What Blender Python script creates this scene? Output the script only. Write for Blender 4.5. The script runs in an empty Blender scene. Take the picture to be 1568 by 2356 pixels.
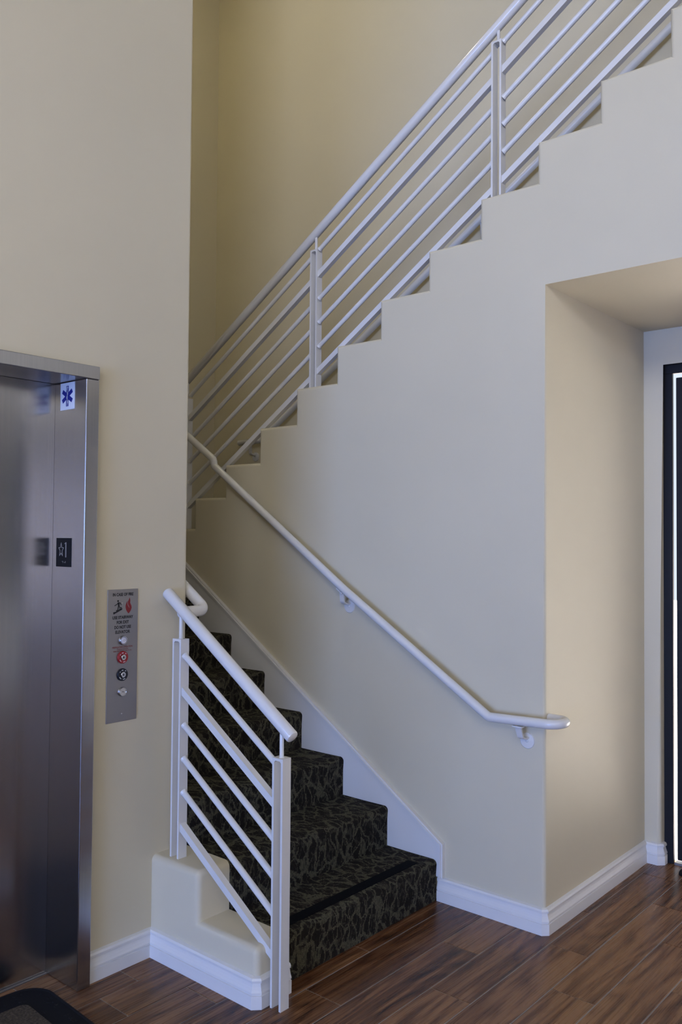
import bpy, bmesh, math, random
from mathutils import Vector, Matrix
random.seed(7)
S = bpy.context.scene
COL = S.collection
V = Vector

# ------------------------------------------------------------------ camera
W, H, F = 1568, 2356, 1986.43
CX, CY, CZ = 1.65468, -3.22606, 1.60046
YAW, PITCH, ROLL = 0.705903, 0.0280234, 0.007742
cd = bpy.data.cameras.new('camera')
cam = bpy.data.objects.new('camera', cd)
COL.objects.link(cam)
fw = V((-math.sin(YAW)*math.cos(PITCH), math.cos(YAW)*math.cos(PITCH), math.sin(PITCH)))
rt = V((math.cos(YAW), math.sin(YAW), 0)); up = rt.cross(fw)
r2 = rt*math.cos(ROLL)+up*math.sin(ROLL); u2 = up*math.cos(ROLL)-rt*math.sin(ROLL)
M = Matrix((r2, u2, -fw)).transposed().to_4x4(); M.translation = (CX, CY, CZ)
cam.matrix_world = M
cd.sensor_fit = 'VERTICAL'; cd.sensor_height = 36; cd.lens = 36*F/H
cd.clip_start = 0.05; cd.clip_end = 200
S.camera = cam

# ------------------------------------------------------------------ world, daylight, exposure
S.view_settings.view_transform = 'Standard'; S.view_settings.look = 'None'
S.view_settings.gamma = 1; S.view_settings.use_curve_mapping = False
S.view_settings.exposure = 0.0
wd = bpy.data.worlds.new('sky'); S.world = wd; wd.use_nodes = True
bg = wd.node_tree.nodes['Background']; bg.inputs[0].default_value = (0.78, 0.88, 1.0, 1); bg.inputs[1].default_value = 1.0
def daylight(name, loc, rot, sx, sy, power, color, spread=180):
    l = bpy.data.lights.new(name, 'AREA'); l.shape = 'RECTANGLE'; l.size = sx; l.size_y = sy
    l.energy = power; l.color = color; l.spread = math.radians(spread)
    o = bpy.data.objects.new(name, l); o.location = loc; o.rotation_euler = rot; COL.objects.link(o)
HP = math.pi/2
# area lights stand in the panes of the window openings built further down
daylight('storefront_daylight', (1.8, -10.86, 1.45), (HP, 0, 0), 4.6, 2.5, 680, (0.26, 0.425, 1.0))
daylight('upper_glazing_daylight', (3.6, -10.86, 4.55), (HP, 0, 0), 3.8, 2.6, 40, (1.0, 0.9, 0.8))
daylight('upper_corner_daylight', (7.25, -10.86, 4.55), (HP, 0, 0), 2.9, 2.6, 830, (0.71, 0.765, 0.97))
daylight('side_window_daylight', (8.86, -7.2, 1.5), (0, HP, 0), 2.3, 3.1, 40, (.9, 0.75, .75))
daylight('door_daylight', (1.15, 1.05, 1.22), (-HP, 0, 0), 1.70, 2.2, 5.5, (1.0, 0.86, 0.84))
sl = bpy.data.lights.new('sun', 'SUN'); sl.energy = 55.0; sl.color = (1.0, .91, .90); sl.angle = math.radians(.6)
so = bpy.data.objects.new('sun', sl); so.rotation_euler = V((-.5, -.06, -.86)).to_track_quat('-Z', 'Y').to_euler(); COL.objects.link(so)

# ------------------------------------------------------------------ mesh helpers
def new_obj(name, bm, mat, parent=None, smooth=None, recalc=True):
    if recalc: bmesh.ops.recalc_face_normals(bm, faces=bm.faces[:])
    me = bpy.data.meshes.new(name); bm.to_mesh(me); bm.free()
    if mat: me.materials.append(mat)
    if smooth is not None:
        me.polygons.foreach_set('use_smooth', [True]*len(me.polygons))
        me.set_sharp_from_angle(angle=math.radians(smooth))
    o = bpy.data.objects.new(name, me); COL.objects.link(o)
    if parent:
        o.parent = parent; o.matrix_parent_inverse = parent.matrix_world.inverted()
    return o
def copy_obj(o, offset, parent=None):
    c = o.copy(); COL.objects.link(c); c.location = o.location+V(offset)
    if parent: c.parent = parent
    return c
def thing(name, label, cat, loc, group=None):
    o = bpy.data.objects.new(name, None); COL.objects.link(o); o.location = loc; o.empty_display_size = .1
    o.matrix_world = Matrix.Translation(loc)
    o['label'] = label; o['category'] = cat
    if group: o['group'] = group
    return o
def tag(o, label, cat, group=None):
    o['label'] = label; o['category'] = cat
    if group: o['group'] = group
    return o
def struct(o, label=None):
    o['kind'] = 'structure'
    if label: o['label'] = label
    return o
def BM(): return bmesh.new()
def box(bm, a, b, bevel=0, seg=2):
    x0, y0, z0 = [min(p, q) for p, q in zip(a, b)]; x1, y1, z1 = [max(p, q) for p, q in zip(a, b)]
    vs = [bm.verts.new(p) for p in ((x0,y0,z0),(x1,y0,z0),(x1,y1,z0),(x0,y1,z0),(x0,y0,z1),(x1,y0,z1),(x1,y1,z1),(x0,y1,z1))]
    fs = [bm.faces.new([vs[i] for i in f]) for f in ((0,3,2,1),(4,5,6,7),(0,1,5,4),(1,2,6,5),(2,3,7,6),(3,0,4,7))]
    if bevel:
        es = list({e for f in fs for e in f.edges})
        bmesh.ops.bevel(bm, geom=es, offset=bevel, segments=seg, profile=.5, affect='EDGES')
    return vs
def prism(bm, poly, axis, a, b):
    """extrude a 2-D polygon; axis 'y': poly is (x,z); 'x': poly is (y,z); 'z': poly is (x,y)"""
    def P(p, t): return {'y': (p[0], t, p[1]), 'x': (t, p[0], p[1]), 'z': (p[0], p[1], t)}[axis]
    A = [bm.verts.new(P(p, a)) for p in poly]; B = [bm.verts.new(P(p, b)) for p in poly]
    n = len(poly); fs = [bm.faces.new(A), bm.faces.new(B[::-1])]
    for i in range(n): fs.append(bm.faces.new((A[i], B[i], B[(i+1) % n], A[(i+1) % n])))
    return A, B, fs
def bevel_edges(bm, pred, off, seg=4):
    es = [e for e in bm.edges if pred(e.verts[0].co, e.verts[1].co)]
    bmesh.ops.bevel(bm, geom=es, offset=off, segments=seg, profile=.5, affect='EDGES', clamp_overlap=True)
def fillet(pts, r, n=8):
    """round the inner corners of a polyline; r one radius or a list for each inner corner"""
    pts = [V(p) for p in pts]; out = [pts[0]]
    for i in range(1, len(pts)-1):
        rr = r[i-1] if isinstance(r, (list, tuple)) else r
        p, a, b = pts[i], (pts[i-1]-pts[i]).normalized(), (pts[i+1]-pts[i]).normalized()
        ang = a.angle(b); d = rr/math.tan(ang/2) if rr else 0
        d = min(d, (pts[i-1]-p).length*.49, (pts[i+1]-p).length*.49)
        if d < 1e-5: out.append(p); continue
        rr = d*math.tan(ang/2); c = p+(a+b).normalized()*(rr/math.sin(ang/2))
        s, e = p+a*d-c, p+b*d-c; th = s.angle(e); ax = s.cross(e).normalized()
        for k in range(n+1): out.append(c+Matrix.Rotation(th*k/n, 3, ax) @ s)
    out.append(pts[-1]); return out
def tube(bm, pts, r, n=20, cap=True, round_end=0):
    pts = [V(p) for p in pts]; rings = []
    t = (pts[1]-pts[0]).normalized(); nrm = t.orthogonal().normalized()
    stations = []
    for i, p in enumerate(pts):
        a = (p-pts[i-1]).normalized() if i else (pts[1]-p).normalized()
        b = (pts[i+1]-p).normalized() if i < len(pts)-1 else a
        tt = (a+b).normalized(); q = t.rotation_difference(tt); nrm = q @ nrm; nrm = (nrm-tt*nrm.dot(tt)).normalized(); t = tt
        k = 1/max(.35, math.cos(a.angle(b)/2)) if a.angle(b) > 1e-4 else 1
        bend = (b-a); stations.append((p, tt, nrm.copy(), k, bend.normalized() if bend.length > 1e-5 else None))
    def ring(p, tt, nn, rad, k=1, bd=None):
        bn = tt.cross(nn); o = []
        for j in range(n):
            d = nn*math.cos(2*math.pi*j/n)+bn*math.sin(2*math.pi*j/n); d = d*rad
            if bd is not None and k > 1:
                bb = (bd-tt*bd.dot(tt)).normalized(); d = d+bb*(d.dot(bb)*(k-1))
            o.append(bm.verts.new(p+d))
        return o
    for i, (p, tt, nn, k, bd) in enumerate(stations):
        if round_end and i in (0, len(stations)-1):
            sg = 1 if i == 0 else -1
            seq = [(0, r-round_end), (round_end*.3, r-round_end*.3), (round_end, r)]
            if sg < 0: seq = seq[::-1]
            for dz, rad in seq: rings.append(ring(p+tt*dz*sg, tt, nn, rad))
        else: rings.append(ring(p, tt, nn, r, k, bd))
    for A, B in zip(rings, rings[1:]):
        for j in range(n): bm.faces.new((A[j], A[(j+1) % n], B[(j+1) % n], B[j]))
    if cap: bm.faces.new(rings[0][::-1]); bm.faces.new(rings[-1])
def lathe(bm, prof, origin, axis, n=28):
    """prof: (distance along axis, radius)"""
    ax = V(axis).normalized(); a = ax.orthogonal().normalized(); b = ax.cross(a); o = V(origin); rings = []
    for d, r in prof:
        if r < 1e-6: rings.append([bm.verts.new(o+ax*d)])
        else: rings.append([bm.verts.new(o+ax*d+(a*math.cos(2*math.pi*j/n)+b*math.sin(2*math.pi*j/n))*r) for j in range(n)])
    for A, B in zip(rings, rings[1:]):
        for j in range(n):
            k = (j+1) % n
            if len(A) == 1 and len(B) == 1: continue
            if len(A) == 1: bm.faces.new((A[0], B[k], B[j]))
            elif len(B) == 1: bm.faces.new((A[j], A[k], B[0]))
            else: bm.faces.new((A[j], A[k], B[k], B[j]))
def bar(bm, p, q, w, h):
    """rectangular bar from p to q in a vertical plane, ends cut plumb; w along y, h measured square to the run"""
    p, q = V(p), V(q); d = (q-p); c = abs(d.x)/math.hypot(d.x, d.z); hh = h/c/2
    A = [bm.verts.new((p.x, p.y+sy*w/2, p.z+sz*hh)) for sy, sz in ((-1,-1),(1,-1),(1,1),(-1,1))]
    B = [bm.verts.new((q.x, q.y+sy*w/2, q.z+sz*hh)) for sy, sz in ((-1,-1),(1,-1),(1,1),(-1,1))]
    bm.faces.new(A[::-1]); bm.faces.new(B)
    for i in range(4): bm.faces.new((A[i], A[(i+1) % 4], B[(i+1) % 4], B[i]))
def sweep(bm, path, prof, side=1):
    """sweep a (distance from wall, height) profile along a floor polyline; side 1 = room on the right of the walk"""
    path = [V((p[0], p[1])) for p in path]; rings = []
    for i, p in enumerate(path):
        a = (p-path[i-1]).normalized() if i else (path[1]-p).normalized()
        b = (path[i+1]-p).normalized() if i < len(path)-1 else a
        na, nb = V((a.y, -a.x))*side, V((b.y, -b.x))*side
        m = (na+nb).normalized(); k = 1/max(.3, m.dot(na))
        rings.append([bm.verts.new((p.x+m.x*k*d, p.y+m.y*k*d, z)) for d, z in prof])
    n = len(prof)
    for A, B in zip(rings, rings[1:]):
        for j in range(n): bm.faces.new((A[j], A[(j+1) % n], B[(j+1) % n], B[j]))
    bm.faces.new(rings[0][::-1]); bm.faces.new(rings[-1])

# ------------------------------------------------------------------ materials
class NT:
    def __init__(s, name):
        s.m = bpy.data.materials.new(name); s.m.use_nodes = True; s.t = s.m.node_tree
        s.b = s.t.nodes['Principled BSDF']; s.out = s.t.nodes['Material Output']
    def n(s, kind, **kw):
        x = s.t.nodes.new('ShaderNode'+kind)
        for k, v in kw.items():
            if k.startswith('i_'): x.inputs[k[2:].replace('_', ' ')].default_value = v
            else: setattr(x, k, v)
        return x
    def l(s, a, b): s.t.links.new(a, b)
    def set(s, **kw):
        for k, v in kw.items(): s.b.inputs[k.replace('_', ' ')].default_value = v
        return s
    def coord(s, scale, kind='Object', loc=None):
        c = s.n('TexCoord'); m = s.n('Mapping'); s.l(c.outputs[kind], m.inputs[0]); m.inputs['Scale'].default_value = scale
        if loc: m.inputs['Location'].default_value = loc
        return m
    def ramp(s, fac, stops):
        r = s.n('ValToRGB'); s.l(fac, r.inputs[0]); e = r.color_ramp.elements
        while len(e) < len(stops): e.new(.5)
        for x, (p, c) in zip(e, stops): x.position = p; x.color = (*c, 1)
        return r
    def bump(s, h, strength, dist):
        b = s.n('Bump'); b.inputs['Strength'].default_value = strength; b.inputs['Distance'].default_value = dist
        s.l(h, b.inputs['Height']); s.l(b.outputs[0], s.b.inputs['Normal']); return b
    def math(s, op, a, b=None, c=None):
        m = s.n('Math', operation=op)
        for i, x in enumerate((a, b, c)):
            if x is None: continue
            if isinstance(x, (int, float)): m.inputs[i].default_value = x
            else: s.l(x, m.inputs[i])
        return m.outputs[0]
def simple(name, col, rough=.5, metal=0, **kw):
    return NT(name).set(Base_Color=(*col, 1), Roughness=rough, Metallic=metal, **kw).m
def paint(name, col, rough, grain=.14):
    m = NT(name).set(Roughness=rough); p = m.coord((1, 1, 1))
    nz = m.n('TexNoise', i_Scale=1.3, i_Detail=4.0); m.l(p.outputs[0], nz.inputs['Vector'])
    c = V(col); r = m.ramp(nz.outputs['Fac'], [(.3, tuple(c*.965)), (.7, tuple(c*1.02))]); m.l(r.outputs[0], m.b.inputs['Base Color'])
    op = m.n('TexNoise', i_Scale=210.0, i_Detail=2.0); m.l(p.outputs[0], op.inputs['Vector']); m.bump(op.outputs['Fac'], grain, .0012)
    return m.m
WALL = paint('cream_wall_paint', (.64, .575, .42), .62)
TRIM = paint('white_trim_paint', (.74, .725, .70), .38, .06)
ENAMEL = paint('white_railing_enamel', (.71, .695, .67), .17, .03)
CEIL = paint('ceiling_paint', (.72, .69, .6), .7)
BLACK = simple('black_door_paint', (.007, .007, .009), .5, Specular_IOR_Level=.3)
RUBBER = simple('black_rubber', (.006, .006, .008), .75, Specular_IOR_Level=.25)
INK = simple('black_ink', (.01, .01, .012), .6)
REDINK = simple('red_ink', (.22, .012, .016), .5)
BLUEINK = simple('blue_ink', (.006, .012, .20), .5)
WHITE = simple('white_print', (.74, .75, .78), .5)
CHROME = simple('chrome', (.62, .62, .64), .18, 1)
DARKHOLE = simple('dark_recess', (.004, .004, .005), .8)
REDRING = simple('red_plastic', (.34, .016, .02), .35)
BLUERING = simple('black_plastic', (.006, .008, .016), .35)
LAMPW = simple('white_button_lens', (.72, .70, .78), .3)
SILVER = simple('silver_engraving', (.55, .56, .6), .35, .8)
def steel():
    m = NT('brushed_stainless_steel').set(Metallic=1, Roughness=.23, Anisotropic=.65)
    p = m.coord((260, 260, 1.2))
    nz = m.n('TexNoise', i_Scale=1.0, i_Detail=3.0); m.l(p.outputs[0], nz.inputs['Vector'])
    r = m.ramp(nz.outputs['Fac'], [(.3, (.40, .395, .40)), (.7, (.44, .43, .43))]); m.l(r.outputs[0], m.b.inputs['Base Color'])
    m.bump(nz.outputs['Fac'], .02, .0002)
    tg = m.n('Tangent', direction_type='RADIAL', axis='Z'); m.l(tg.outputs[0], m.b.inputs['Tangent'])
    return m.m
STEEL = steel()
PANELSTEEL = simple('panel_stainless_steel', (.36, .355, .36), .42, 1)
def wood():
    m = NT('walnut_look_plank').set(Roughness=.36)
    c = m.n('TexCoord'); oi = m.n('ObjectInfo')
    rv = m.n('CombineXYZ'); m.l(m.math('MULTIPLY', oi.outputs['Random'], 37.0), rv.inputs[0]); m.l(m.math('MULTIPLY', oi.outputs['Random'], 91.0), rv.inputs[1])
    add = m.n('VectorMath', operation='ADD'); m.l(c.outputs['Object'], add.inputs[0]); m.l(rv.outputs[0], add.inputs[1])
    def mp(sc):
        k = m.n('Mapping'); k.inputs['Scale'].default_value = sc; m.l(add.outputs[0], k.inputs[0]); return k.outputs[0]
    big = m.n('TexNoise', i_Scale=1.0, i_Detail=1.5, i_Distortion=.25); m.l(mp((5.5, .75, 1)), big.inputs['Vector'])
    rings = m.math('FRACT', m.math('MULTIPLY', big.outputs['Fac'], 13.0))
    tri = m.math('POWER', m.math('ABSOLUTE', m.math('SUBTRACT', m.math('MULTIPLY', rings, 2.0), 1.0)), .7)
    fib = m.n('TexNoise', i_Scale=1.0, i_Detail=6.0, i_Roughness=.65); m.l(mp((170, 3.4, 1)), fib.inputs['Vector'])
    streak = m.n('TexNoise', i_Scale=1.0, i_Detail=4.0, i_Roughness=.6, i_Distortion=.15); m.l(mp((34, .7, 1)), streak.inputs['Vector'])
    f = m.math('ADD', m.math('MULTIPLY', tri, .17), m.math('MULTIPLY', fib.outputs['Fac'], .46))
    f = m.math('ADD', f, m.math('MULTIPLY', streak.outputs['Fac'], .90))
    f = m.math('ADD', f, m.math('MULTIPLY', oi.outputs['Random'], .16))
    r = m.ramp(f, [(.60, (.038, .0135, .0055)), (.74, (.098, .039, .0155)), (.86, (.160, .070, .029)), (.98, (.26, .130, .058))])
    m.l(r.outputs[0], m.b.inputs['Base Color']); m.b.inputs['Specular IOR Level'].default_value = .36
    rr = m.math('ADD', m.math('MULTIPLY', fib.outputs['Fac'], .16), .20); m.l(rr, m.b.inputs['Roughness'])
    m.bump(fib.outputs['Fac'], .12, .0006)
    return m.m
WOOD = wood()
GROUT = paint('grey_grout', (.34, .32, .31), .8, .2)
def carpet():
    m = NT('patterned_loop_carpet').set(Roughness=.95); m.b.inputs['Specular IOR Level'].default_value = .1
    c = m.n('TexCoord'); s = m.n('SeparateXYZ'); m.l(c.outputs['Object'], s.inputs[0])
    v = m.math('SUBTRACT', s.outputs[2], s.outputs[0]); u = s.outputs[1]
    # rows of loops: columns 4.6 mm wide, loops 6.5 mm long, each column shifted
    PU, PV = .0046, .0065
    ui = m.math('FLOOR', m.math('DIVIDE', u, PU))
    wn = m.n('TexWhiteNoise', noise_dimensions='1D'); m.l(ui, wn.inputs['W'])
    vs = m.math('ADD', m.math('DIVIDE', v, PV), wn.outputs['Value'])
    vi = m.math('FLOOR', vs)
    q = m.n('CombineXYZ'); m.l(m.math('MULTIPLY', ui, PU), q.inputs[0]); m.l(m.math('MULTIPLY', m.math('SUBTRACT', vi, wn.outputs['Value']), PV), q.inputs[1])
    def mp(sc, src):
        k = m.n('Mapping'); k.inputs['Scale'].default_value = sc; m.l(src.outputs[0], k.inputs[0]); return k.outputs[0]
    def warp(src, scale, amt):
        n_ = m.n('TexNoise', i_Scale=scale, i_Detail=2.0); m.l(src.outputs[0], n_.inputs['Vector'])
        d = m.n('VectorMath', operation='SCALE'); m.l(n_.outputs['Color'], d.inputs[0]); d.inputs['Scale'].default_value = amt
        a_ = m.n('VectorMath', operation='ADD'); m.l(src.outputs[0], a_.inputs[0]); m.l(d.outputs[0], a_.inputs[1]); return a_
    w1 = warp(q, 9.0, .11)
    vo = m.n('TexVoronoi', feature='DISTANCE_TO_EDGE', i_Scale=1.0); m.l(mp((20, 11.5, 1), w1), vo.inputs['Vector'])
    vines = m.math('LESS_THAN', vo.outputs['Distance'], .066)
    w2 = warp(q, 16.0, .06)
    wv = m.n('TexVoronoi', feature='DISTANCE_TO_EDGE', i_Scale=1.0); m.l(mp((34, 14, 1), w2), wv.inputs['Vector'])
    leaf = m.math('MULTIPLY', m.math('LESS_THAN', wv.outputs['Distance'], .055), .5)
    jit = m.n('TexWhiteNoise', noise_dimensions='3D'); m.l(q.outputs[0], jit.inputs['Vector'])
    pat = m.math('MAXIMUM', vines, leaf)
    pat = m.math('MULTIPLY', pat, m.math('ADD', m.math('MULTIPLY', jit.outputs['Value'], .55), .55))
    pat = m.math('ADD', pat, m.math('MULTIPLY', jit.outputs['Value'], .13))
    r = m.ramp(pat, [(0, (.022, .0175, .0145)), (.2, (.036, .030, .024)), (.55, (.070, .064, .044)), (1, (.130, .121, .080))])
    # loop relief: bump, plus shade between loops multiplied into the base colour
    fu = m.math('ABSOLUTE', m.math('SUBTRACT', m.math('FRACT', m.math('DIVIDE', u, PU)), .5))
    fv = m.math('ABSOLUTE', m.math('SUBTRACT', m.math('FRACT', vs), .5))
    rad = m.math('ADD', m.math('MULTIPLY', m.math('MULTIPLY', fu, fu), 2.6), m.math('MULTIPLY', m.math('MULTIPLY', fv, fv), 1.2))
    dk = m.n('MixRGB', blend_type='MULTIPLY'); dk.inputs[0].default_value = 1.0; m.l(r.outputs[0], dk.inputs[1])
    lr = m.ramp(rad, [(.2, (1, 1, 1)), (.85, (.18, .18, .18))]); m.l(lr.outputs[0], dk.inputs[2])
    m.l(dk.outputs[0], m.b.inputs['Base Color'])
    m.bump(m.math('SUBTRACT', m.math('MULTIPLY', jit.outputs['Value'], .3), rad), .8, .004)
    return m.m
CARPET = carpet()
def speckle(name, stops, scale, rough=.95):
    m = NT(name).set(Roughness=rough); p = m.coord((1, 1, 1)); nz = m.n('TexNoise', i_Scale=scale, i_Detail=5.0); m.l(p.outputs[0], nz.inputs['Vector'])
    r = m.ramp(nz.outputs['Fac'], stops); m.l(r.outputs[0], m.b.inputs['Base Color']); m.bump(nz.outputs['Fac'], .8, .004); return m.m
MATPILE = speckle('brown_mat_pile', [(.3, (.028, .02, .013)), (.5, (.06, .045, .028)), (.7, (.10, .08, .055))], 120)
CONCRETE = speckle('pale_concrete', [(.3, (.5, .49, .47)), (.7, (.6, .59, .57))], 9)
TAPE = speckle('black_grip_tape', [(.3, (.003, .0035, .005)), (.7, (.008, .008, .010))], 700)
TAPE.node_tree.nodes['Principled BSDF'].inputs['Specular IOR Level'].default_value = .08
def glass():
    m = NT('window_glass'); t = m.t
    tr = m.n('BsdfTransparent'); tr.inputs[0].default_value = (.93, .95, .95, 1)
    gl = m.n('BsdfGlossy'); gl.inputs['Roughness'].default_value = .02
    fr = m.n('Fresnel'); fr.inputs[0].default_value = 1.45
    mx = m.n('MixShader'); m.l(fr.outputs[0], mx.inputs[0]); m.l(tr.outputs[0], mx.inputs[1]); m.l(gl.outputs[0], mx.inputs[2]); m.l(mx.outputs[0], m.out.inputs[0])
    return m.m
GLASS = glass()

# ------------------------------------------------------------------ measurements (metres)
XE, YE = -1.0565, -0.9915          # elevator wall plane and its end at the stair
YJ = 1.0592                        # back wall plane / depth of the door recess
ZS = 2.6433                        # underside of the door recess
T, R, R0 = .2718, .178, .512       # going, rise, first riser
XL, XR, YF, ZC = -3.25, 9.0, -11.0, 6.15
XPL, YP = 3.484, -5.3                           # planks are laid one by one up to here
ZIGX = [-2.201, -1.9445, -1.6745, -1.4075, -1.134, -.8625, -.5855, -.313, -.0375, .234, .511]
ZIGZ = [1.636, 1.811, 1.990, 2.175, 2.360, 2.544, 2.7265, 2.904, 3.0775, 3.2495, 3.417, 3.599]
for i in range(3): ZIGX.append(ZIGX[-1]+T); ZIGZ.append(ZIGZ[-1]+R)
ZIGX = [-2.472]+ZIGX; ZIGZ = [1.46]+ZIGZ
CURB_F, CURB_B = -1.145, YE        # curb faces

# ------------------------------------------------------------------ floor
bm = BM(); box(bm, (XL-.2, YF-.2, -.12), (XR+.2, YJ+.35, -.0022))
floor = struct(new_obj('floor', bm, GROUT), 'brown wood-look plank tile floor with pale grout lines')
bm = BM(); box(bm, (XE, YF, -.002), (XR, YP, 0)); box(bm, (XPL, YP, -.002), (XR, YJ, 0)); new_obj('plank_field', bm, WOOD, floor)['kind'] = 'stuff'
X0, PW, PL, G = .05, .1635, .953, .0040
joint = {0: -.055, 1: -.363, -1: -.64, -2: -.32, -3: -.94, -4: -.577, -5: -1.21, -6: -1.455, 2: -.70, 3: -.10, 4: -.45}
plank_meshes = {}
for k in range(-8, 27):
    xa, xb = X0+k*PW, X0+(k+1)*PW
    if xa > XPL-.1: break
    if xb > .005: ys = (YP, YJ+.12)
    elif xb > -R0+.005: ys = (YP, .02)
    elif xb > XE+.02: ys = (YP, CURB_F+.03)
    else: ys = (-2.56, -1.47)
    if xb <= XE+.02 and xb < -1.3: continue
    off = joint.get(k, (k*.337 % 1)*PL)
    y = off-PL*math.ceil((off-ys[0])/PL)
    while y < ys[1]:
        a, b = max(y, ys[0]), min(y+PL, ys[1])
        if b-a > .03:
            L = round(b-a-G, 4); w = xb-xa-G
            key = (L, round(w, 4))
            if key not in plank_meshes:
                bm = BM(); box(bm, (-w/2, -L/2, -.009), (w/2, L/2, 0))
                bevel_edges(bm, lambda p, q: p.z > -.001 and q.z > -.001, .0012, 1)
                me = bpy.data.meshes.new('plank'); bmesh.ops.recalc_face_normals(bm, faces=bm.faces[:]); bm.to_mesh(me); bm.free(); me.materials.append(WOOD); plank_meshes[key] = me
            o = bpy.data.objects.new('plank', plank_meshes[key]); COL.objects.link(o); o.parent = floor
            o.location = ((xa+xb)/2, (a+b)/2, random.uniform(-.0003, .0))
        y += PL

# ------------------------------------------------------------------ walls
near = lambda a, b, t=1e-4: abs(a-b) < t
# centre wall: stepped guard, spandrel, door recess
bm = BM()
poly = [(ZIGX[0], -.01), (ZIGX[0], ZIGZ[1])]
for i in range(1, len(ZIGX)): poly += [(ZIGX[i], ZIGZ[i]), (ZIGX[i], ZIGZ[i+1])]
poly += [(XR+.1, ZIGZ[-1]), (XR+.1, ZS), (0, ZS), (0, -.01)]
prism(bm, poly, 'y', 0, .145)
bmesh.ops.recalc_face_normals(bm, faces=bm.faces[:])
def zig_edge(p, q):
    if not (near(p.y, 0) and near(q.y, 0)): return False
    if p.z < 0 and q.z < 0: return False
    return True
bevel_edges(bm, lambda p, q: zig_edge(p, q) and not (near(p.x, ZIGX[0]) and near(q.x, ZIGX[0])) and max(p.x, q.x) < XR, .017, 5)
box(bm, (-.145, .1449, -.01), (0, YJ+.02, ZS+.02))
box(bm, (-.145, .1449, ZS), (XR+.1, YJ+.02, ZS+.16))
struct(new_obj('wall_centre', bm, WALL), 'cream stair wall whose stepped top follows the upper flight')
# elevator wall and the wall beside the lower flight
bm = BM()
OY0, OY1, OZ = -2.62, -1.430, 2.206
prism(bm, [(YE, -.01), (YE, ZC), (YF-.1, ZC), (YF-.1, -.01), (OY0, -.01), (OY0, OZ), (OY1, OZ), (OY1, -.01)], 'x', -1.34, XE)
bevel_edges(bm, lambda p, q: near(p.x, XE) and near(q.x, XE) and near(p.y, YE) and near(q.y, YE), .012, 4)
box(bm, (XL, YE-.15, -.01), (-1.33, YE, ZC))
box(bm, (-1.36, OY0-.1, -.01), (-1.30, OY1+.1, OZ+.1))
struct(new_obj('wall_left', bm, WALL), 'tall cream wall around the elevator opening')
bm = BM(); box(bm, (XL-.15, YE-.15, -.01), (XL, YJ+.15, ZC)); struct(new_obj('wall_landing', bm, WALL))
# back wall with the door opening of the recess
DX0, DX1, DZ = .078, 2.06, 2.485
WB = (2.9, 5.7, 1.0, 2.485)
bm = BM()
prism(bm, [(XL-.1, -.01), (XL-.1, ZC), (WB[0], ZC), (WB[0], -.01), (DX1, -.01), (DX1, DZ), (DX0, DZ), (DX0, -.01)], 'y', YJ, YJ+.16)
bevel_edges(bm, lambda p, q: near(p.y, YJ) and near(q.y, YJ) and min(p.x, q.x) > DX0-.01 and max(p.x, q.x) < DX1+.01 and max(p.z, q.z) > .5, .02, 5)
for xa_, xb_, za_, zb_ in ((WB[0], WB[1], -.01, WB[2]), (WB[0], WB[1], WB[3], ZC), (WB[1], XR+.1, -.01, ZC)): box(bm, (xa_, YJ, za_), (xb_, YJ+.16, zb_))
struct(new_obj('wall_back', bm, WALL), 'cream back wall behind the upper flight and around the black door')
# front wall with two rows of glazing, side wall with a window (behind and beside the camera)
def wall_with_holes(name, axis, a, b, u0, u1, z0, z1, holes):
    us = sorted({u0, u1, *[h[0] for h in holes], *[h[1] for h in holes]}); zs = sorted({z0, z1, *[h[2] for h in holes], *[h[3] for h in holes]})
    bm = BM()
    for ua, ub in zip(us, us[1:]):
        for za, zb in zip(zs, zs[1:]):
            if any(h[0] <= ua and ub <= h[1] and h[2] <= za and zb <= h[3] for h in holes): continue
            if axis == 'y': box(bm, (ua, a, za), (ub, b, zb))
            else: box(bm, (a, ua, za), (b, ub, zb))
    return struct(new_obj(name, bm, WALL))
WF = [(-.6, 4.2, .15, 2.75), (1.6, 8.8, 3.2, 5.9)]
WR = [(-8.8, -5.6, .3, 2.7)]
wall_with_holes('wall_front', 'y', YF-.15, YF, XL, XR+.15, -.01, ZC, WF)
wall_with_holes('wall_right', 'x', XR, XR+.15, YF, YJ+.15, -.01, ZC, WR)
bm = BM(); box(bm, (XL-.15, YF-.15, ZC), (XR+.15, YJ+.16, ZC+.12)); struct(new_obj('ceiling', bm, CEIL))
bm = BM(); box(bm, (XE, YF, 2.86), (XR, -6.6, 3.08)); box(bm, (XE, -6.72, 3.07), (XR, -6.6, 3.6)); struct(new_obj('unseen_light_baffle', bm, CEIL), 'unseen slab and parapet behind the camera, added to shade the lower walls')  # added baffle, keeps upper window light off the lower walls
def window(idx, axis, pos, u0, u1, z0, z1, nu, nz):
    root = bpy.data.objects.new(f'window_{idx}', None); COL.objects.link(root); struct(root)
    fr, gl = BM(), BM(); t = .03
    def b(bm, ua, ub, za, zb, d): box(bm, (ua, pos-d, za), (ub, pos+d, zb)) if axis == 'y' else box(bm, (pos-d, ua, za), (pos+d, ub, zb))
    for i in range(nu+1):
        u = u0+(u1-u0)*i/nu; b(fr, max(u0, u-t), min(u1, u+t), z0, z1, .03)
    for i in range(nz+1):
        z = z0+(z1-z0)*i/nz; b(fr, u0, u1, max(z0, z-t), min(z1, z+t), .028)
    b(gl, u0, u1, z0, z1, .004)
    f = new_obj('window_frame', fr, BLACK, root); new_obj('pane', gl, GLASS, root)
window(1, 'y', YF-.08, *WF[0], 3, 1); window(2, 'y', YF-.08, *WF[1], 5, 1); window(3, 'x', XR+.08, *WR[0], 2, 2); window(4, 'y', YJ+.08, *WB, 3, 1)
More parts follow.
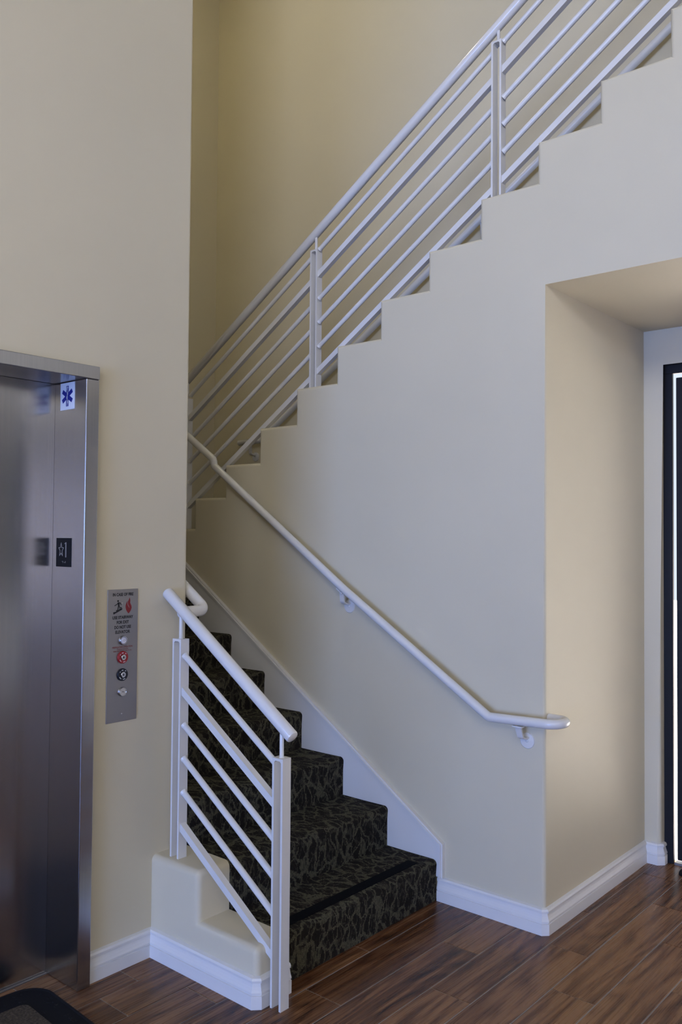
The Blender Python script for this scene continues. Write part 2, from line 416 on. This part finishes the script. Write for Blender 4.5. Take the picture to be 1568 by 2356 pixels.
# ground outside
bm = BM(); box(bm, (-12, YJ+.36, -.3), (24, 20, -.03)); struct(new_obj('ground', bm, CONCRETE), 'pale concrete outside the black door')

# ------------------------------------------------------------------ low stepped curb under the front railing
bm = BM()
prism(bm, [(XE-.05, -.01), (-.478, -.01), (-.478, .197), (-.787, .197), (-.787, .376), (XE-.05, .376)], 'y', CURB_F, CURB_B)
bmesh.ops.recalc_face_normals(bm, faces=bm.faces[:])
def curb_edge(p, q):
    if p.z < 0 and q.z < 0: return False
    if near(p.x, XE-.05) and near(q.x, XE-.05): return False
    if near(p.x, -.787) and near(q.x, -.787) and near(p.z, .197) and near(q.z, .197): return False
    if near(p.y, CURB_B) and near(q.y, CURB_B): return False
    return True
bevel_edges(bm, curb_edge, .024, 6)
struct(new_obj('wall_curb', bm, WALL, smooth=40), 'low cream stepped curb wall at the foot of the stair')

# ------------------------------------------------------------------ baseboards and skirt
PROF = [(0, 0), (.0190, 0), (.0190, .0445), (.0150, .0460), (.0150, .0490), (.0185, .0502), (.0183, .0555), (.0150, .0630), (.0118, .0725), (.0098, .0810), (.0090, .0850), (.0152, .0866), (.0156, .0940), (.0115, .1008), (0, .1045)]
c = .014
bm = BM(); sweep(bm, [(XE, -1.432), (XE, CURB_F), (-.478-c, CURB_F), (-.478, CURB_F+c), (-.478, YE-.002)], PROF)
struct(new_obj('baseboard_left', bm, TRIM), 'white moulded baseboard along the elevator wall and curb')
bm = BM(); sweep(bm, [(-.5105, 0), (-.011, 0), (0, .011), (0, YJ), (DX0-.016, YJ), (DX0, YJ+.016), (DX0, YJ+.045)], PROF)
struct(new_obj('baseboard_centre', bm, TRIM), 'white moulded baseboard turning the wall corner into the door recess')
# skirt board following the lower flight
SX, SZ, SL = -.494, .247, .666
sk = bpy.data.objects.new('trim_1', None); COL.objects.link(sk); struct(sk, 'white raking skirt board with a moulded cap beside the carpeted stair')
bm = BM()
xs2 = -2.6
prism(bm, [(SX, .105), (SX, SZ), (xs2, SZ+SL*(SX-xs2)), (xs2, SZ+SL*(SX-xs2)-.36), (-.78, .105)], 'y', -.016, .001)
new_obj('skirt_board', bm, TRIM, sk)
bm = BM()
def cap(bm, w0, w1, d):
    n = V((SL, 1)).normalized()   # normal of the raking edge in x,z
    q = lambda w: [(SX+w, .105), (SX+w, SZ+w*.32), (xs2, SZ+SL*(SX-xs2)+w*1.2)]
    A, B = q(w0), q(w1)
    prism(bm, [A[0], A[1], A[2], B[2], B[1], B[0]], 'y', -d, .001)
cap(bm, -.003, .0065, .026); cap(bm, .0065, .0145, .020)
new_obj('cap_moulding', bm, TRIM, sk)

# ------------------------------------------------------------------ carpeted staircase
st = thing('staircase', 'staircase of steps wrapped in dark patterned carpet rising left behind the front railing', 'staircase', (-R0, -.5, 0))
def step_bm(x0, z1, depth, y0, y1, zb):
    r = .02; bm = BM(); pl = [(x0-.004, zb), (x0-.003, z1-.06), (x0, z1-r)]
    for k in range(1, 7): a = k/6*HP; pl.append((x0-r+r*math.cos(a), z1-r+r*math.sin(a)))
    pl += [(x0-depth*.5, z1-.001), (x0-depth, z1), (x0-depth, zb)]
    prism(bm, pl, 'y', y0, y1); return bm
STX = [-.512, -.783, -1.0525, -1.3275, -1.597, -1.8565, -2.128, -2.40]
STZ = [.177, .355, .534, .713, .888, 1.062, 1.243, 1.424]
for k in range(7):
    dep = STX[k]-STX[k+1]+.004
    new_obj('step', step_bm(STX[k], STZ[k], dep, YE+.001, -.0165, 0), CARPET, st, smooth=40)
fl2 = bpy.data.objects.new('floor_landing', None); COL.objects.link(fl2); struct(fl2, 'carpeted stair landing and upper flight behind the stepped wall')
new_obj('step', step_bm(STX[7], STZ[7], STX[7]-XL-.001, YE+.001, -.0165, 0), CARPET, fl2, smooth=40)
bm = BM(); box(bm, (XL+.001, -.0165, 0), (ZIGX[0]-.001, YJ-.001, STZ[7])); new_obj('landing', bm, CARPET, fl2)
n2 = len(ZIGX)-1
for k in range(1, n2+1):       # upper flight behind the stepped wall
    x0 = ZIGX[k]; z1 = ZIGZ[k+1]-.07; zb = max(ZIGZ[k]-.45, 1.5)
    if x0 > -.4: zb = max(zb, ZS+.17)
    bm = BM(); box(bm, (x0-.004-.0, .146, zb), (ZIGX[k+1] if k < n2 else XR-.005, YJ-.001, z1)); new_obj('step', bm, CARPET, fl2)
bm = BM(); box(bm, (-.603, YE+.012, .1765), (-.551, -.104, .1795), .001, 1); new_obj('grip_strip', bm, TAPE, st)['label'] = 'flat black grip strip'

# ------------------------------------------------------------------ railings
def u_post(parent, x0, x1, y0, y1, z0, z1, t=.0088):
    bm = BM(); r = .006
    inner = [(x0+t, z0), (x0+t, z1-t-r), (x0+t+r, z1-t), (x1-t-r, z1-t), (x1-t, z1-t-r), (x1-t, z0)]
    prism(bm, [(x0, z0), (x0, z1), (x1, z1), (x1, z0)]+inner[::-1], 'y', y0, y1)
    return new_obj('post', bm, ENAMEL, parent)
def pin(parent, x, y, z0, z1, r=.0075):
    bm = BM(); lathe(bm, [(0, 0), (0, r+.003), (.003, r), (z1-z0, r), (z1-z0, 0)], (x, y, z0), (0, 0, 1), 14); return new_obj('handrail_pin', bm, ENAMEL, parent, smooth=50)
def rails(parent, xa, xb, y, lines, kinds, rr=.0115, sq=.0255):
    for (z, s, xr), kd in zip(lines, kinds):
        p, q = (xa, y, z+s*(xa-xr)), (xb, y, z+s*(xb-xr)); bm = BM()
        if kd == 'o':
            tube(bm, [p, q], rr, 16)
            for e, sg in ((p, 1), (q, -1)):      # weld collars
                d = (V(q)-V(p)).normalized()*sg; lathe(bm, [(0, rr+.003), (.004, rr+.002), (.010, rr)], e, d, 16)
        else: bar(bm, p, q, sq, sq)
        new_obj('round_rail' if kd == 'o' else 'square_rail', bm, ENAMEL, parent, smooth=40)
KINDS = 'osooos'
# front railing by the curb
fr = thing('stair_railing', 'white steel railing of two posts and sloping bars on the low curb', 'railing', (-.7, -1.09, 0))
GY, GS = -1.09, -.655
AX0, AX1, BX0, BX1 = -.993, -.943, -.449, -.399
u_post(fr, AX0, AX1, GY-.02, GY+.02, .374, 1.203); u_post(fr, BX0, BX1, GY-.02, GY+.02, 0, .843)
rails(fr, AX1, BX0, GY, [(z, GS, -.7) for z in (.981, .847, .7185, .5915, .4655, .3335)], KINDS, .0118, .0262)
hz = lambda x: 1.138-.672*(x+.7)
pin(fr, -.968, GY, 1.203, hz(-.968)-.004); pin(fr, -.424, GY, .843, hz(-.424)-.004)
bm = BM(); tube(bm, [(XE+.002, GY, hz(XE+.002)), (-.372, GY, hz(-.372))], .0228, 24, True, .006); new_obj('handrail', bm, ENAMEL, fr, smooth=40)
HX, IY = -.972, -.962
zc = 1.303
bm = BM(); tube(bm, fillet([(HX, GY, zc), (HX, IY, zc), (HX-1.3, IY, zc+1.3*.655)], .042, 12), .0222, 24); new_obj('handrail_return', bm, ENAMEL, fr, smooth=50)
# upper railing on the stepped wall
ur = thing('stair_railing', 'long white steel railing climbing right along the stepped wall top', 'railing', (-1.3, .055, 2.36))
UY = .055
uz = lambda x: 3.126+.638*(x+1.388)
PX = [(-2.365, -2.315), (-1.348, -1.300), (-.279, -.229), (.80, .85), (1.345, 1.395)]
PTOP = [2.405, 3.077, 3.776, 4.46, 4.81]
def zigtop(x):
    z = ZIGZ[1]
    for i in range(1, len(ZIGX)):
        if x > ZIGX[i]: z = ZIGZ[i+1]
    return z
for (a, b), zt in zip(PX, PTOP):
    u_post(ur, a, b, UY-.02, UY+.02, zigtop(a), zt); pin(ur, (a+b)/2, UY, zt, uz((a+b)/2)-.004)
L2 = []
for z1, z2 in zip((3.074, 2.943, 2.819, 2.696, 2.570, 2.441), (3.768, 3.642, 3.520, 3.402, 3.280, 3.155)):
    L2.append((z1, (z2-z1)/(1.306-.23), -1.306))
for i in range(len(PX)-1): rails(ur, PX[i][1], PX[i+1][0], UY, L2, KINDS, .0118, .0265)
bm = BM(); tube(bm, [(-2.47, UY, uz(-2.47)), (1.5, UY, uz(1.5))], .0228, 24, True, .006); new_obj('handrail', bm, ENAMEL, ur, smooth=40)

# ------------------------------------------------------------------ wall handrails
def bracket(parent, x, z, ywall, railpt, slope=0):
    fl = BM(); lathe(fl, [(0, .033), (.003, .033), (.0055, .031), (.0065, .02), (.0075, 0)], (x, ywall, z), (0, -1, 0), 32)
    f = new_obj('bracket_flange', fl, ENAMEL, parent, smooth=40)
    sc = BM(); lathe(sc, [(0, .006), (.003, .006), (.0045, .004), (.005, 0)], (x+.001, ywall-.007, z), (0, -1, 0), 14); new_obj('screw', sc, ENAMEL, f, smooth=50)
    # curved strap from the flange up to a saddle under the rail
    bm = BM(); rp = V(railpt); w = .013
    pts = [V((x-.002, ywall-.004, z+.014)), V((x-.004, ywall-.028, z+.012)), V((x-.006, ywall-.048, z+.020)), V((rp.x, rp.y-.002, rp.z-.022))]
    pts = fillet(pts, .016, 5); prev = None
    for i, p in enumerate(pts):
        t = (pts[min(i+1, len(pts)-1)]-pts[max(i-1, 0)]).normalized(); n = V((1, 0, 0)).cross(t).normalized()*.0035; a = V((w, 0, 0))
        cur = [bm.verts.new(p+q) for q in (-a-n, a-n, a+n, -a+n)]
        if prev:
            for j in range(4): bm.faces.new((prev[j], prev[(j+1) % 4], cur[(j+1) % 4], cur[j]))
        else: bm.faces.new(cur[::-1])
        prev = cur
    bm.faces.new(prev)
    d = V((1, 0, slope)).normalized(); nn = V((-slope, 0, 1)).normalized()
    o = rp-nn*.0225; ring = [o+d*a+V((0, b, 0)) for a, b in ((-.022, -.012), (.022, -.012), (.022, .012), (-.022, .012))]
    lo = [bm.verts.new(p) for p in ring]; hi = [bm.verts.new(p+nn*.005) for p in ring]
    bm.faces.new(lo[::-1]); bm.faces.new(hi)
    for j in range(4): bm.faces.new((lo[j], lo[(j+1) % 4], hi[(j+1) % 4], hi[j]))
    new_obj('bracket_arm', bm, ENAMEL, parent)
wh = thing('wall_handrail', 'white pipe handrail descending right across the lit stair wall to the corner', 'handrail', (-.9, -.07, 1.25))
RY = -.066
path = [(-2.62, RY, 2.447), (-1.968, RY, 2.020), (-1.957, RY, 1.981), (-1.03, RY, 1.356), (-.222, RY, .852), (.088, RY, .862), (.088, .036, .862), (0.0, .036, .862)]
bm = BM(); tube(bm, fillet(path, [.012, .012, .3, .03, .05, .05], 9), .0195, 24); new_obj('handrail', bm, ENAMEL, wh, smooth=50)
bm = BM()
lathe(bm, [(-.004, 0), (-.0035, .0205), (.0035, .0205), (.004, 0)], (-1.9625, RY, 2.0035), (.29, 0, -.96), 24)
new_obj('joint_weld', bm, ENAMEL, wh, smooth=50)
bracket(wh, -.077, .766, 0, (-.084, RY, .853), 0); bracket(wh, -1.034, 1.262, 0, (-1.028, RY, 1.355), -.652)
bh = thing('wall_handrail', 'white pipe handrail on the back wall, glimpsed beneath the upper railing', 'handrail', (-2.7, YJ-.07, 2.26))
BY = YJ-.068
bz = lambda x: 3.177+.652*(x+1.273)
bm = BM(); tube(bm, fillet([(-2.905, BY, 2.262), (-2.678, BY, 2.266), (1.2, BY, bz(1.2))], .03, 6), .0205, 22, True, .005); new_obj('handrail', bm, ENAMEL, bh, smooth=40)
bracket(bh, -2.80, 2.162, YJ, (-2.785, BY, 2.264), 0); bracket(bh, -.9, bz(-.9)-.12, YJ, (-.9, BY, bz(-.9)), .652)

# ------------------------------------------------------------------ elevator
ev = thing('elevator', 'stainless steel elevator entrance with closed brushed door at left', 'elevator', (-1.15, -2.0, 0))
bm = BM(); box(bm, (-1.272, -2.56, .004), (-1.228, -1.4855, 2.156)); new_obj('door_panel', bm, STEEL, ev)
for ya, yb in ((-1.485, -1.432), (-2.612, -2.559)):
    bm = BM(); box(bm, (-1.262, ya, 0), (-1.024, yb, 2.157), .003, 3); new_obj('door_jamb', bm, STEEL, ev)
bm = BM(); box(bm, (-1.262, -2.618, 2.157), (-1.019, -1.433, 2.204), .003, 3); new_obj('header', bm, STEEL, ev)
bm = BM(); box(bm, (-1.262, -2.559, -.002), (-1.216, -1.4855, .0035)); box(bm, (-1.2265, -2.559, .0034), (-1.223, -1.4855, .005)); new_obj('sill', bm, PANELSTEEL, ev)

def text_mesh(body, width, height, mat, name, origin, rightv, upv, parent, bold=.0, depth=.0004, align='CENTER'):
    cu = bpy.data.curves.new('t', 'FONT'); cu.body = body; cu.align_x = 'CENTER'; cu.offset = bold; cu.extrude = 0; cu.resolution_u = 4
    o = bpy.data.objects.new('t', cu); COL.objects.link(o); dg = bpy.context.evaluated_depsgraph_get(); dg.update()
    me = bpy.data.meshes.new_from_object(o.evaluated_get(dg)); bpy.data.objects.remove(o)
    xs = [v.co.x for v in me.vertices]; ys = [v.co.y for v in me.vertices]
    x0, x1, y0, y1 = min(xs), max(xs), min(ys), max(ys); n = V(rightv).cross(V(upv)); o3 = V(origin)
    for v in me.vertices:
        a = ((v.co.x-(x0+x1)/2)/(x1-x0))*width; b = ((v.co.y-(y0+y1)/2)/(y1-y0))*height
        v.co = o3+V(rightv)*a+V(upv)*b+n*depth
    me.materials.clear(); me.materials.append(mat); me.name = name
    ob = bpy.data.objects.new(name, me); COL.objects.link(ob)
    ob.parent = parent; ob.matrix_parent_inverse = parent.matrix_world.inverted(); return ob
def flat(name, polys, mat, origin, rightv, upv, parent, d0=.0002, d1=.0008):
    """flat printed or raised shapes on a plate: extruded polygons in plate coordinates"""
    bm = BM(); R_, U_ = V(rightv), V(upv); n = R_.cross(U_); o = V(origin)
    for poly in polys:
        A = [bm.verts.new(o+R_*a+U_*b+n*d0) for a, b in poly]; B = [bm.verts.new(o+R_*a+U_*b+n*d1) for a, b in poly]
        bm.faces.new(A[::-1]); bm.faces.new(B); m = len(poly)
        for i in range(m): bm.faces.new((A[i], A[(i+1) % m], B[(i+1) % m], B[i]))
    ob = new_obj(name, bm, mat, parent)
    return ob
def stroke(pts, w):
    """a polyline as a list of quads"""
    out = []
    for p, q in zip(pts, pts[1:]):
        p, q = V(p), V(q); d = (q-p).normalized(); n = V((-d.y, d.x))*w/2; e = d*w*.3
        out.append([tuple(p-e+n), tuple(p-e-n), tuple(q+e-n), tuple(q+e+n)])
    return out
def disc(cx, cy, r, n=20, sx=1): return [(cx+r*sx*math.cos(2*math.pi*i/n), cy+r*math.sin(2*math.pi*i/n)) for i in range(n)]

JX, JU = (1, 0, 0), (0, 0, 1)      # the jamb face looks along -y
JY = -1.4852
# star of life sign
ss = thing('medical_sign', 'small white sign with a blue six-barred medical star, high on the elevator jamb', 'sign', (-1.143, JY, 2.104))
bm = BM(); box(bm, (-1.190, JY-.0016, 2.054), (-1.097, JY, 2.1535), .0004, 1); new_obj('sign_plate', bm, WHITE, ss)
org = (-1.1435, JY-.0016, 2.104); hw, hl = .0078, .0375
polys = []
for a in (0, 60, 120):
    ca, sa = math.cos(math.radians(a)), math.sin(math.radians(a))
    polys.append([((x*ca-y*sa)*.97, x*sa+y*ca) for x, y in ((-hw, -hl), (hw, -hl), (hw, hl), (-hw, hl))])
flat('star', polys[:1], BLUEINK, org, JX, JU, ss, .0001, .0004); flat('star', polys[1:2], BLUEINK, org, JX, JU, ss, .0001, .00045); flat('star', polys[2:], BLUEINK, org, JX, JU, ss, .0001, .0005)
snake = [(.0035*math.sin(i/18*math.pi*3.6), -.030+.058*i/18) for i in range(19)]
flat('staff', stroke([(0, -.035), (0, .035)], .0026)+stroke(snake, .0028)+[disc(.0, .0315, .0045, 10)], WHITE, org, JX, JU, ss, .0006, .0009)
# floor number plate
fp = thing('floor_plate', 'black floor plate with an outlined star and numeral 1 on the elevator jamb', 'sign', (-1.152, JY, 1.534))
bm = BM(); box(bm, (-1.199, JY-.003, 1.4815), (-1.106, JY, 1.586), .0006, 1); new_obj('plate', bm, simple('black_plate', (.006, .006, .007), .6, Specular_IOR_Level=.25), fp)
org = (-1.1525, JY-.003, 1.534)
sp = []
for i in range(10):
    r = .0265 if i % 2 == 0 else .0112; a = math.radians(90+36*i); sp.append((-.0125+r*.62*math.cos(a), .0085+r*math.sin(a)))
flat('star_outline', stroke(sp+[sp[0]], .0018), SILVER, org, JX, JU, fp, .0001, .001)
flat('numeral', stroke([(.0105, .031), (.0165, .0355), (.0165, -.017), (.0205, -.017), (.0205, .0355), (.0165, .0355)], .0017), SILVER, org, JX, JU, fp, .0001, .001)
flat('braille', [disc(-.004+.005*i, -.033-.004*j, .0011, 8) for i, j in ((0, 0), (1, 0), (1, 1), (3, 1), (4, 0), (4, 1))], SILVER, org, JX, JU, fp, .0001, .001)

# call panel
PY0, PY1, PZ0, PZ1 = -1.3635, -1.2285, .907, 1.3965; PYC = (PY0+PY1)/2
cp = thing('call_panel', 'tall steel elevator call panel with fire notice, button and key switches', 'panel', (XE, PYC, 1.15))
bm = BM(); box(bm, (XE, PY0, PZ0), (XE+.0032, PY1, PZ1), .0008, 1); new_obj('panel_plate', bm, PANELSTEEL, cp)
PR, PU, PO = (0, 1, 0), (0, 0, 1), XE+.0032
for body, zc_, wd_, ht in (('IN CASE OF FIRE', 1.3775, .091, .0118), ('USE STAIRWAY', 1.2925, .0915, .0118), ('FOR EXIT', 1.2745, .0535, .0118), ('DO NOT USE', 1.2565, .0735, .0118), ('ELEVATOR', 1.2385, .0645, .0118)):
    text_mesh(body, wd_, ht, INK, 'lettering', (PO, PYC, zc_), PR, PU, cp, .032)
for body, zc_, wd_, ht in (('FIREFIGHTERS OPERATION', 1.1825, .089, .0066), ('TO RECALL ELEVATORS', 1.1745, .05, .0045), ('INSERT FIRE KEY AND TURN TO ON', 1.168, .080, .0045)):
    text_mesh(body, wd_, ht, REDINK, 'lettering', (PO, PYC, zc_), PR, PU, cp, .004)
# pictogram of a figure running down stairs, and a flame; coordinates in panel mm from the top left corner
def mm(pts): return [(x/1000, -y/1000) for x, y in pts]
IO = (PO, PY0, PZ1)
fig = [disc(.0452, -.0428, .0037, 16)]
fig += [mm([(43.8, 48), (50.5, 47.6), (52.2, 50.5), (51.4, 61), (46.2, 61.5), (44.5, 56)])]
fig += [q for s_, w_ in (([(45.2, 49.8), (41.2, 54.3), (31.0, 59.4)], .0028), ([(50, 49.0), (56.3, 51), (58.6, 58.1)], .0028), ([(47.4, 59.6), (46.2, 67), (44.2, 76.5)], .0036), ([(50.0, 59.8), (51.8, 66.6), (60.9, 67.6)], .0034)) for q in stroke(mm(s_), w_)]
flat('escape_pictogram', fig, INK, IO, PR, PU, cp, .0002, .0005)
flat('stair_pictogram', [mm([(24.4, 83.4), (37.1, 81.7), (37.1, 87.0), (26.0, 91.6)]), mm([(37.1, 76.2), (50.5, 74.8), (50.5, 81.2), (37.1, 87.0)]), mm([(50.5, 70.5), (64.4, 69.9), (63.6, 75.6), (50.5, 81.2)])], INK, IO, PR, PU, cp, .0002, .0005)
flame = mm([(96.5, 31), (93, 40), (89, 46), (88.5, 53), (90.5, 60), (94.5, 66), (95.5, 72), (92, 66), (88, 60), (86, 53), (86.5, 45), (82, 52), (79, 61), (79, 69), (81.5, 78), (87, 86), (92.5, 91.5), (98, 86), (103, 79), (106, 71), (105, 63), (101, 56), (99, 52), (99.5, 42)])
flat('flame_pictogram', [flame], REDINK, IO, PR, PU, cp, .0002, .0005)
def knob(name, z, prof, mat, parent): 
    bm = BM(); lathe(bm, prof, (PO, PYC+.0005, z), (1, 0, 0), 32); return new_obj(name, bm, mat, parent, smooth=35)
b1 = knob('call_button', 1.207, [(0, .0175), (.006, .0170), (.009, .0150), (.009, .0125), (.007, .0118), (.007, 0)], CHROME, cp)
bm = BM(); lathe(bm, [(.007, .0115), (.0098, .0105), (.0102, 0)], (PO, PYC+.0005, 1.207), (1, 0, 0), 28); new_obj('button_lens', bm, LAMPW, b1, smooth=35)
flat('engraving', stroke([(-.006, -.001), (-.003, .004), (.002, .004), (.006, -.001), (-.006, -.001)], .0008), PANELSTEEL, (PO+.0100, PYC+.0005, 1.207), PR, PU, b1, .0002, .0006)
def key_switch(z, mat, mk):
    k = knob('key_switch', z, [(0, .0232), (.0035, .0232), (.0060, .0215), (.0060, .0120), (.0040, .0118), (.0040, 0)], mat, cp)
    bm = BM(); lathe(bm, [(.004, .0105), (.0085, .0105), (.0098, .0092), (.0098, .0052), (.0080, .0048), (.0080, 0)], (PO, PYC+.0005, z), (1, 0, 0), 28); new_obj('lock_cylinder', bm, CHROME, k, smooth=35)
    bm = BM(); box(bm, (PO+.0081, PYC-.0006, z-.0034), (PO+.0101, PYC+.0016, z+.0034)); new_obj('keyhole', bm, DARKHOLE, k)
    ms = []
    for a0, n_ in ((140, 2), (100, 3), (52, 2), (222, 4), (285, 4)):
        for i in range(n_):
            a = math.radians(a0+i*9-(n_-1)*4.5); cx_, cy_ = .0170*math.cos(a), .0170*math.sin(a); t_ = V((-math.sin(a), math.cos(a))); n_2 = V((math.cos(a), math.sin(a)))
            ms.append([tuple(V((cx_, cy_))+t_*u*.0009+n_2*w*.0014) for u, w in ((-1, -1), (1, -1), (1, 1), (-1, 1))])
    flat('dial_marks', ms, WHITE, (PO+.0060, PYC+.0005, z), PR, PU, k, .0001, .0004)
key_switch(1.144, REDRING, 1); key_switch(1.080, BLUERING, 1)
b2 = knob('blank_lock', 1.017, [(0, .0178), (.005, .0172), (.0085, .0150), (.0085, .0132), (.0070, .0128), (.0070, 0)], CHROME, cp)
bm = BM(); box(bm, (PO+.007, PYC-.0010, 1.0158), (PO+.0078, PYC+.0020, 1.0186)); new_obj('keyhole', bm, DARKHOLE, b2)
for z_, y_ in ((.9355, PYC), (1.3455, PYC-.006)):
    bm = BM(); lathe(bm, [(0, .0030), (.0010, .0027), (.0014, 0)], (PO, y_, z_), (1, 0, 0), 14); new_obj('screw', bm, CHROME, cp, smooth=40)

# ------------------------------------------------------------------ black door in the recess
dr = bpy.data.objects.new('door_1', None); COL.objects.link(dr); struct(dr, 'black metal framed glass door at the right edge, daylight in its gap')
YD = YJ+.05
bm = BM()
box(bm, (DX0+.001, YD, 0), (DX0+.046, YD+.02, DZ-.001), .002, 1)
box(bm, (DX1-.046, YD, 0), (DX1-.001, YD+.02, DZ-.001), .002, 1)
box(bm, (DX0+.001, YD-.002, DZ-.06), (DX1-.001, YD+.022, DZ-.001), .002, 1)
new_obj('door_frame', bm, BLACK, dr)
LZ1, XM = DZ-.085, (DX0+DX1)/2
for LX0, LX1 in ((DX0+.069, XM-.004), (XM+.004, DX1-.050)):
    bm = BM()
    box(bm, (LX0, YD-.012, .03), (LX0+.11, YD+.032, LZ1), .002, 1); box(bm, (LX1-.11, YD-.012, .03), (LX1, YD+.032, LZ1), .002, 1)
    box(bm, (LX0+.11, YD-.011, LZ1-.13), (LX1-.11, YD+.031, LZ1)); box(bm, (LX0+.11, YD-.011, .03), (LX1-.11, YD+.031, .28))
    lf = new_obj('door_leaf', bm, BLACK, dr)
    bm = BM(); box(bm, (LX0+.108, YD+.008, .278), (LX1-.108, YD+.015, LZ1-.128)); new_obj('pane', bm, GLASS, lf)
bm = BM(); box(bm, (DX0+.05, YD-.004, -.001), (DX1-.05, YD+.1, .012), .002, 1); new_obj('threshold', bm, PANELSTEEL, dr)

# ------------------------------------------------------------------ things on the floor
def rounded_rect(w, h, r, n=8):
    pts = []
    for cx_, cy_, a0 in ((w/2-r, h/2-r, 0), (-w/2+r, h/2-r, 90), (-w/2+r, -h/2+r, 180), (w/2-r, -h/2+r, 270)):
        for i in range(n+1): a = math.radians(a0+90*i/n); pts.append((cx_+r*math.cos(a), cy_+r*math.sin(a)))
    return pts
mw, mh = 1.05, .72
dm = thing('doormat', 'doormat with black rubber border and brown pile in front of the elevator', 'doormat', (-1.196+mw/2, -1.570-mh/2, 0))
dm.rotation_euler = (0, 0, math.radians(-3.5)); bpy.context.view_layer.update()
def local(name, bm, mat, parent, smooth=None):
    o = new_obj(name, bm, mat, None, smooth); o.parent = parent; return o
bm = BM()
outer = rounded_rect(mw, mh, .10); mid = rounded_rect(mw-.016, mh-.016, .094); inn = rounded_rect(mw-.2, mh-.2, .03)
def ring_pts(pts, z): return [bm.verts.new((x, y, z)) for x, y in pts]
loops_ = [ring_pts(outer, 0), ring_pts(outer, .006), ring_pts(rounded_rect(mw-.006, mh-.006, .098), .009), ring_pts(mid, .009), ring_pts(rounded_rect(mw-.024, mh-.024, .09), .0065), ring_pts(inn, .0065), ring_pts(inn, 0)]
for A, B in zip(loops_, loops_[1:]):
    for i in range(len(A)): bm.faces.new((A[i], A[(i+1) % len(A)], B[(i+1) % len(A)], B[i]))
local('rubber_border', bm, RUBBER, dm, 30)
bm = BM()
for i in range(230):
    t_ = random.random(); s_ = random.choice((0, 1, 2, 3)); o_ = random.uniform(.022, .085)
    if s_ < 2: x, y = (t_-.5)*(mw-.16), (mh/2-o_)*(1 if s_ else -1)
    else: x, y = (mw/2-o_)*(1 if s_ == 2 else -1), (t_-.5)*(mh-.16)
    rr = random.uniform(.003, .007); lathe(bm, [(0, rr), (.0012, rr*.8), (.0016, 0)], (x, y, .0063), (0, 0, 1), 7)
nb = local('rubber_nubs', bm, RUBBER, dm); nb['kind'] = 'stuff'
bm = BM(); prism(bm, rounded_rect(mw-.202, mh-.202, .028), 'z', .0005, .009); local('pile_inset', bm, MATPILE, dm)
ds = BM(); lathe(ds, [(0, .046), (.006, .046), (.016, .041), (.024, .030), (.028, .014), (.029, 0)], (.229, 1.02, 0), (0, 0, 1), 28)
tag(new_obj('doorstop', ds, RUBBER, None, 40), 'low rounded black rubber doorstop on the floor beside the black door', 'doorstop')

# recessed ceiling lamp above the stair landing, out of the frame
lp = thing('ceiling_lamp', 'round warm ceiling lamp high above the stair landing', 'lamp', (-2.3, -.35, ZC))
bm = BM(); lathe(bm, [(0, .16), (.03, .16), (.034, .135), (.012, .13), (.010, 0)], (-2.3, -.35, ZC-.001), (0, 0, -1), 32); new_obj('lamp_ring', bm, TRIM, lp, smooth=35)
ll = bpy.data.lights.new('lamp_light', 'AREA'); ll.shape = 'DISK'; ll.size = .24; ll.energy = 10; ll.color = (1.0, .92, .60)
lo_ = bpy.data.objects.new('lamp_light', ll); COL.objects.link(lo_); lo_.parent = lp; lo_.location = (0, 0, -.045)
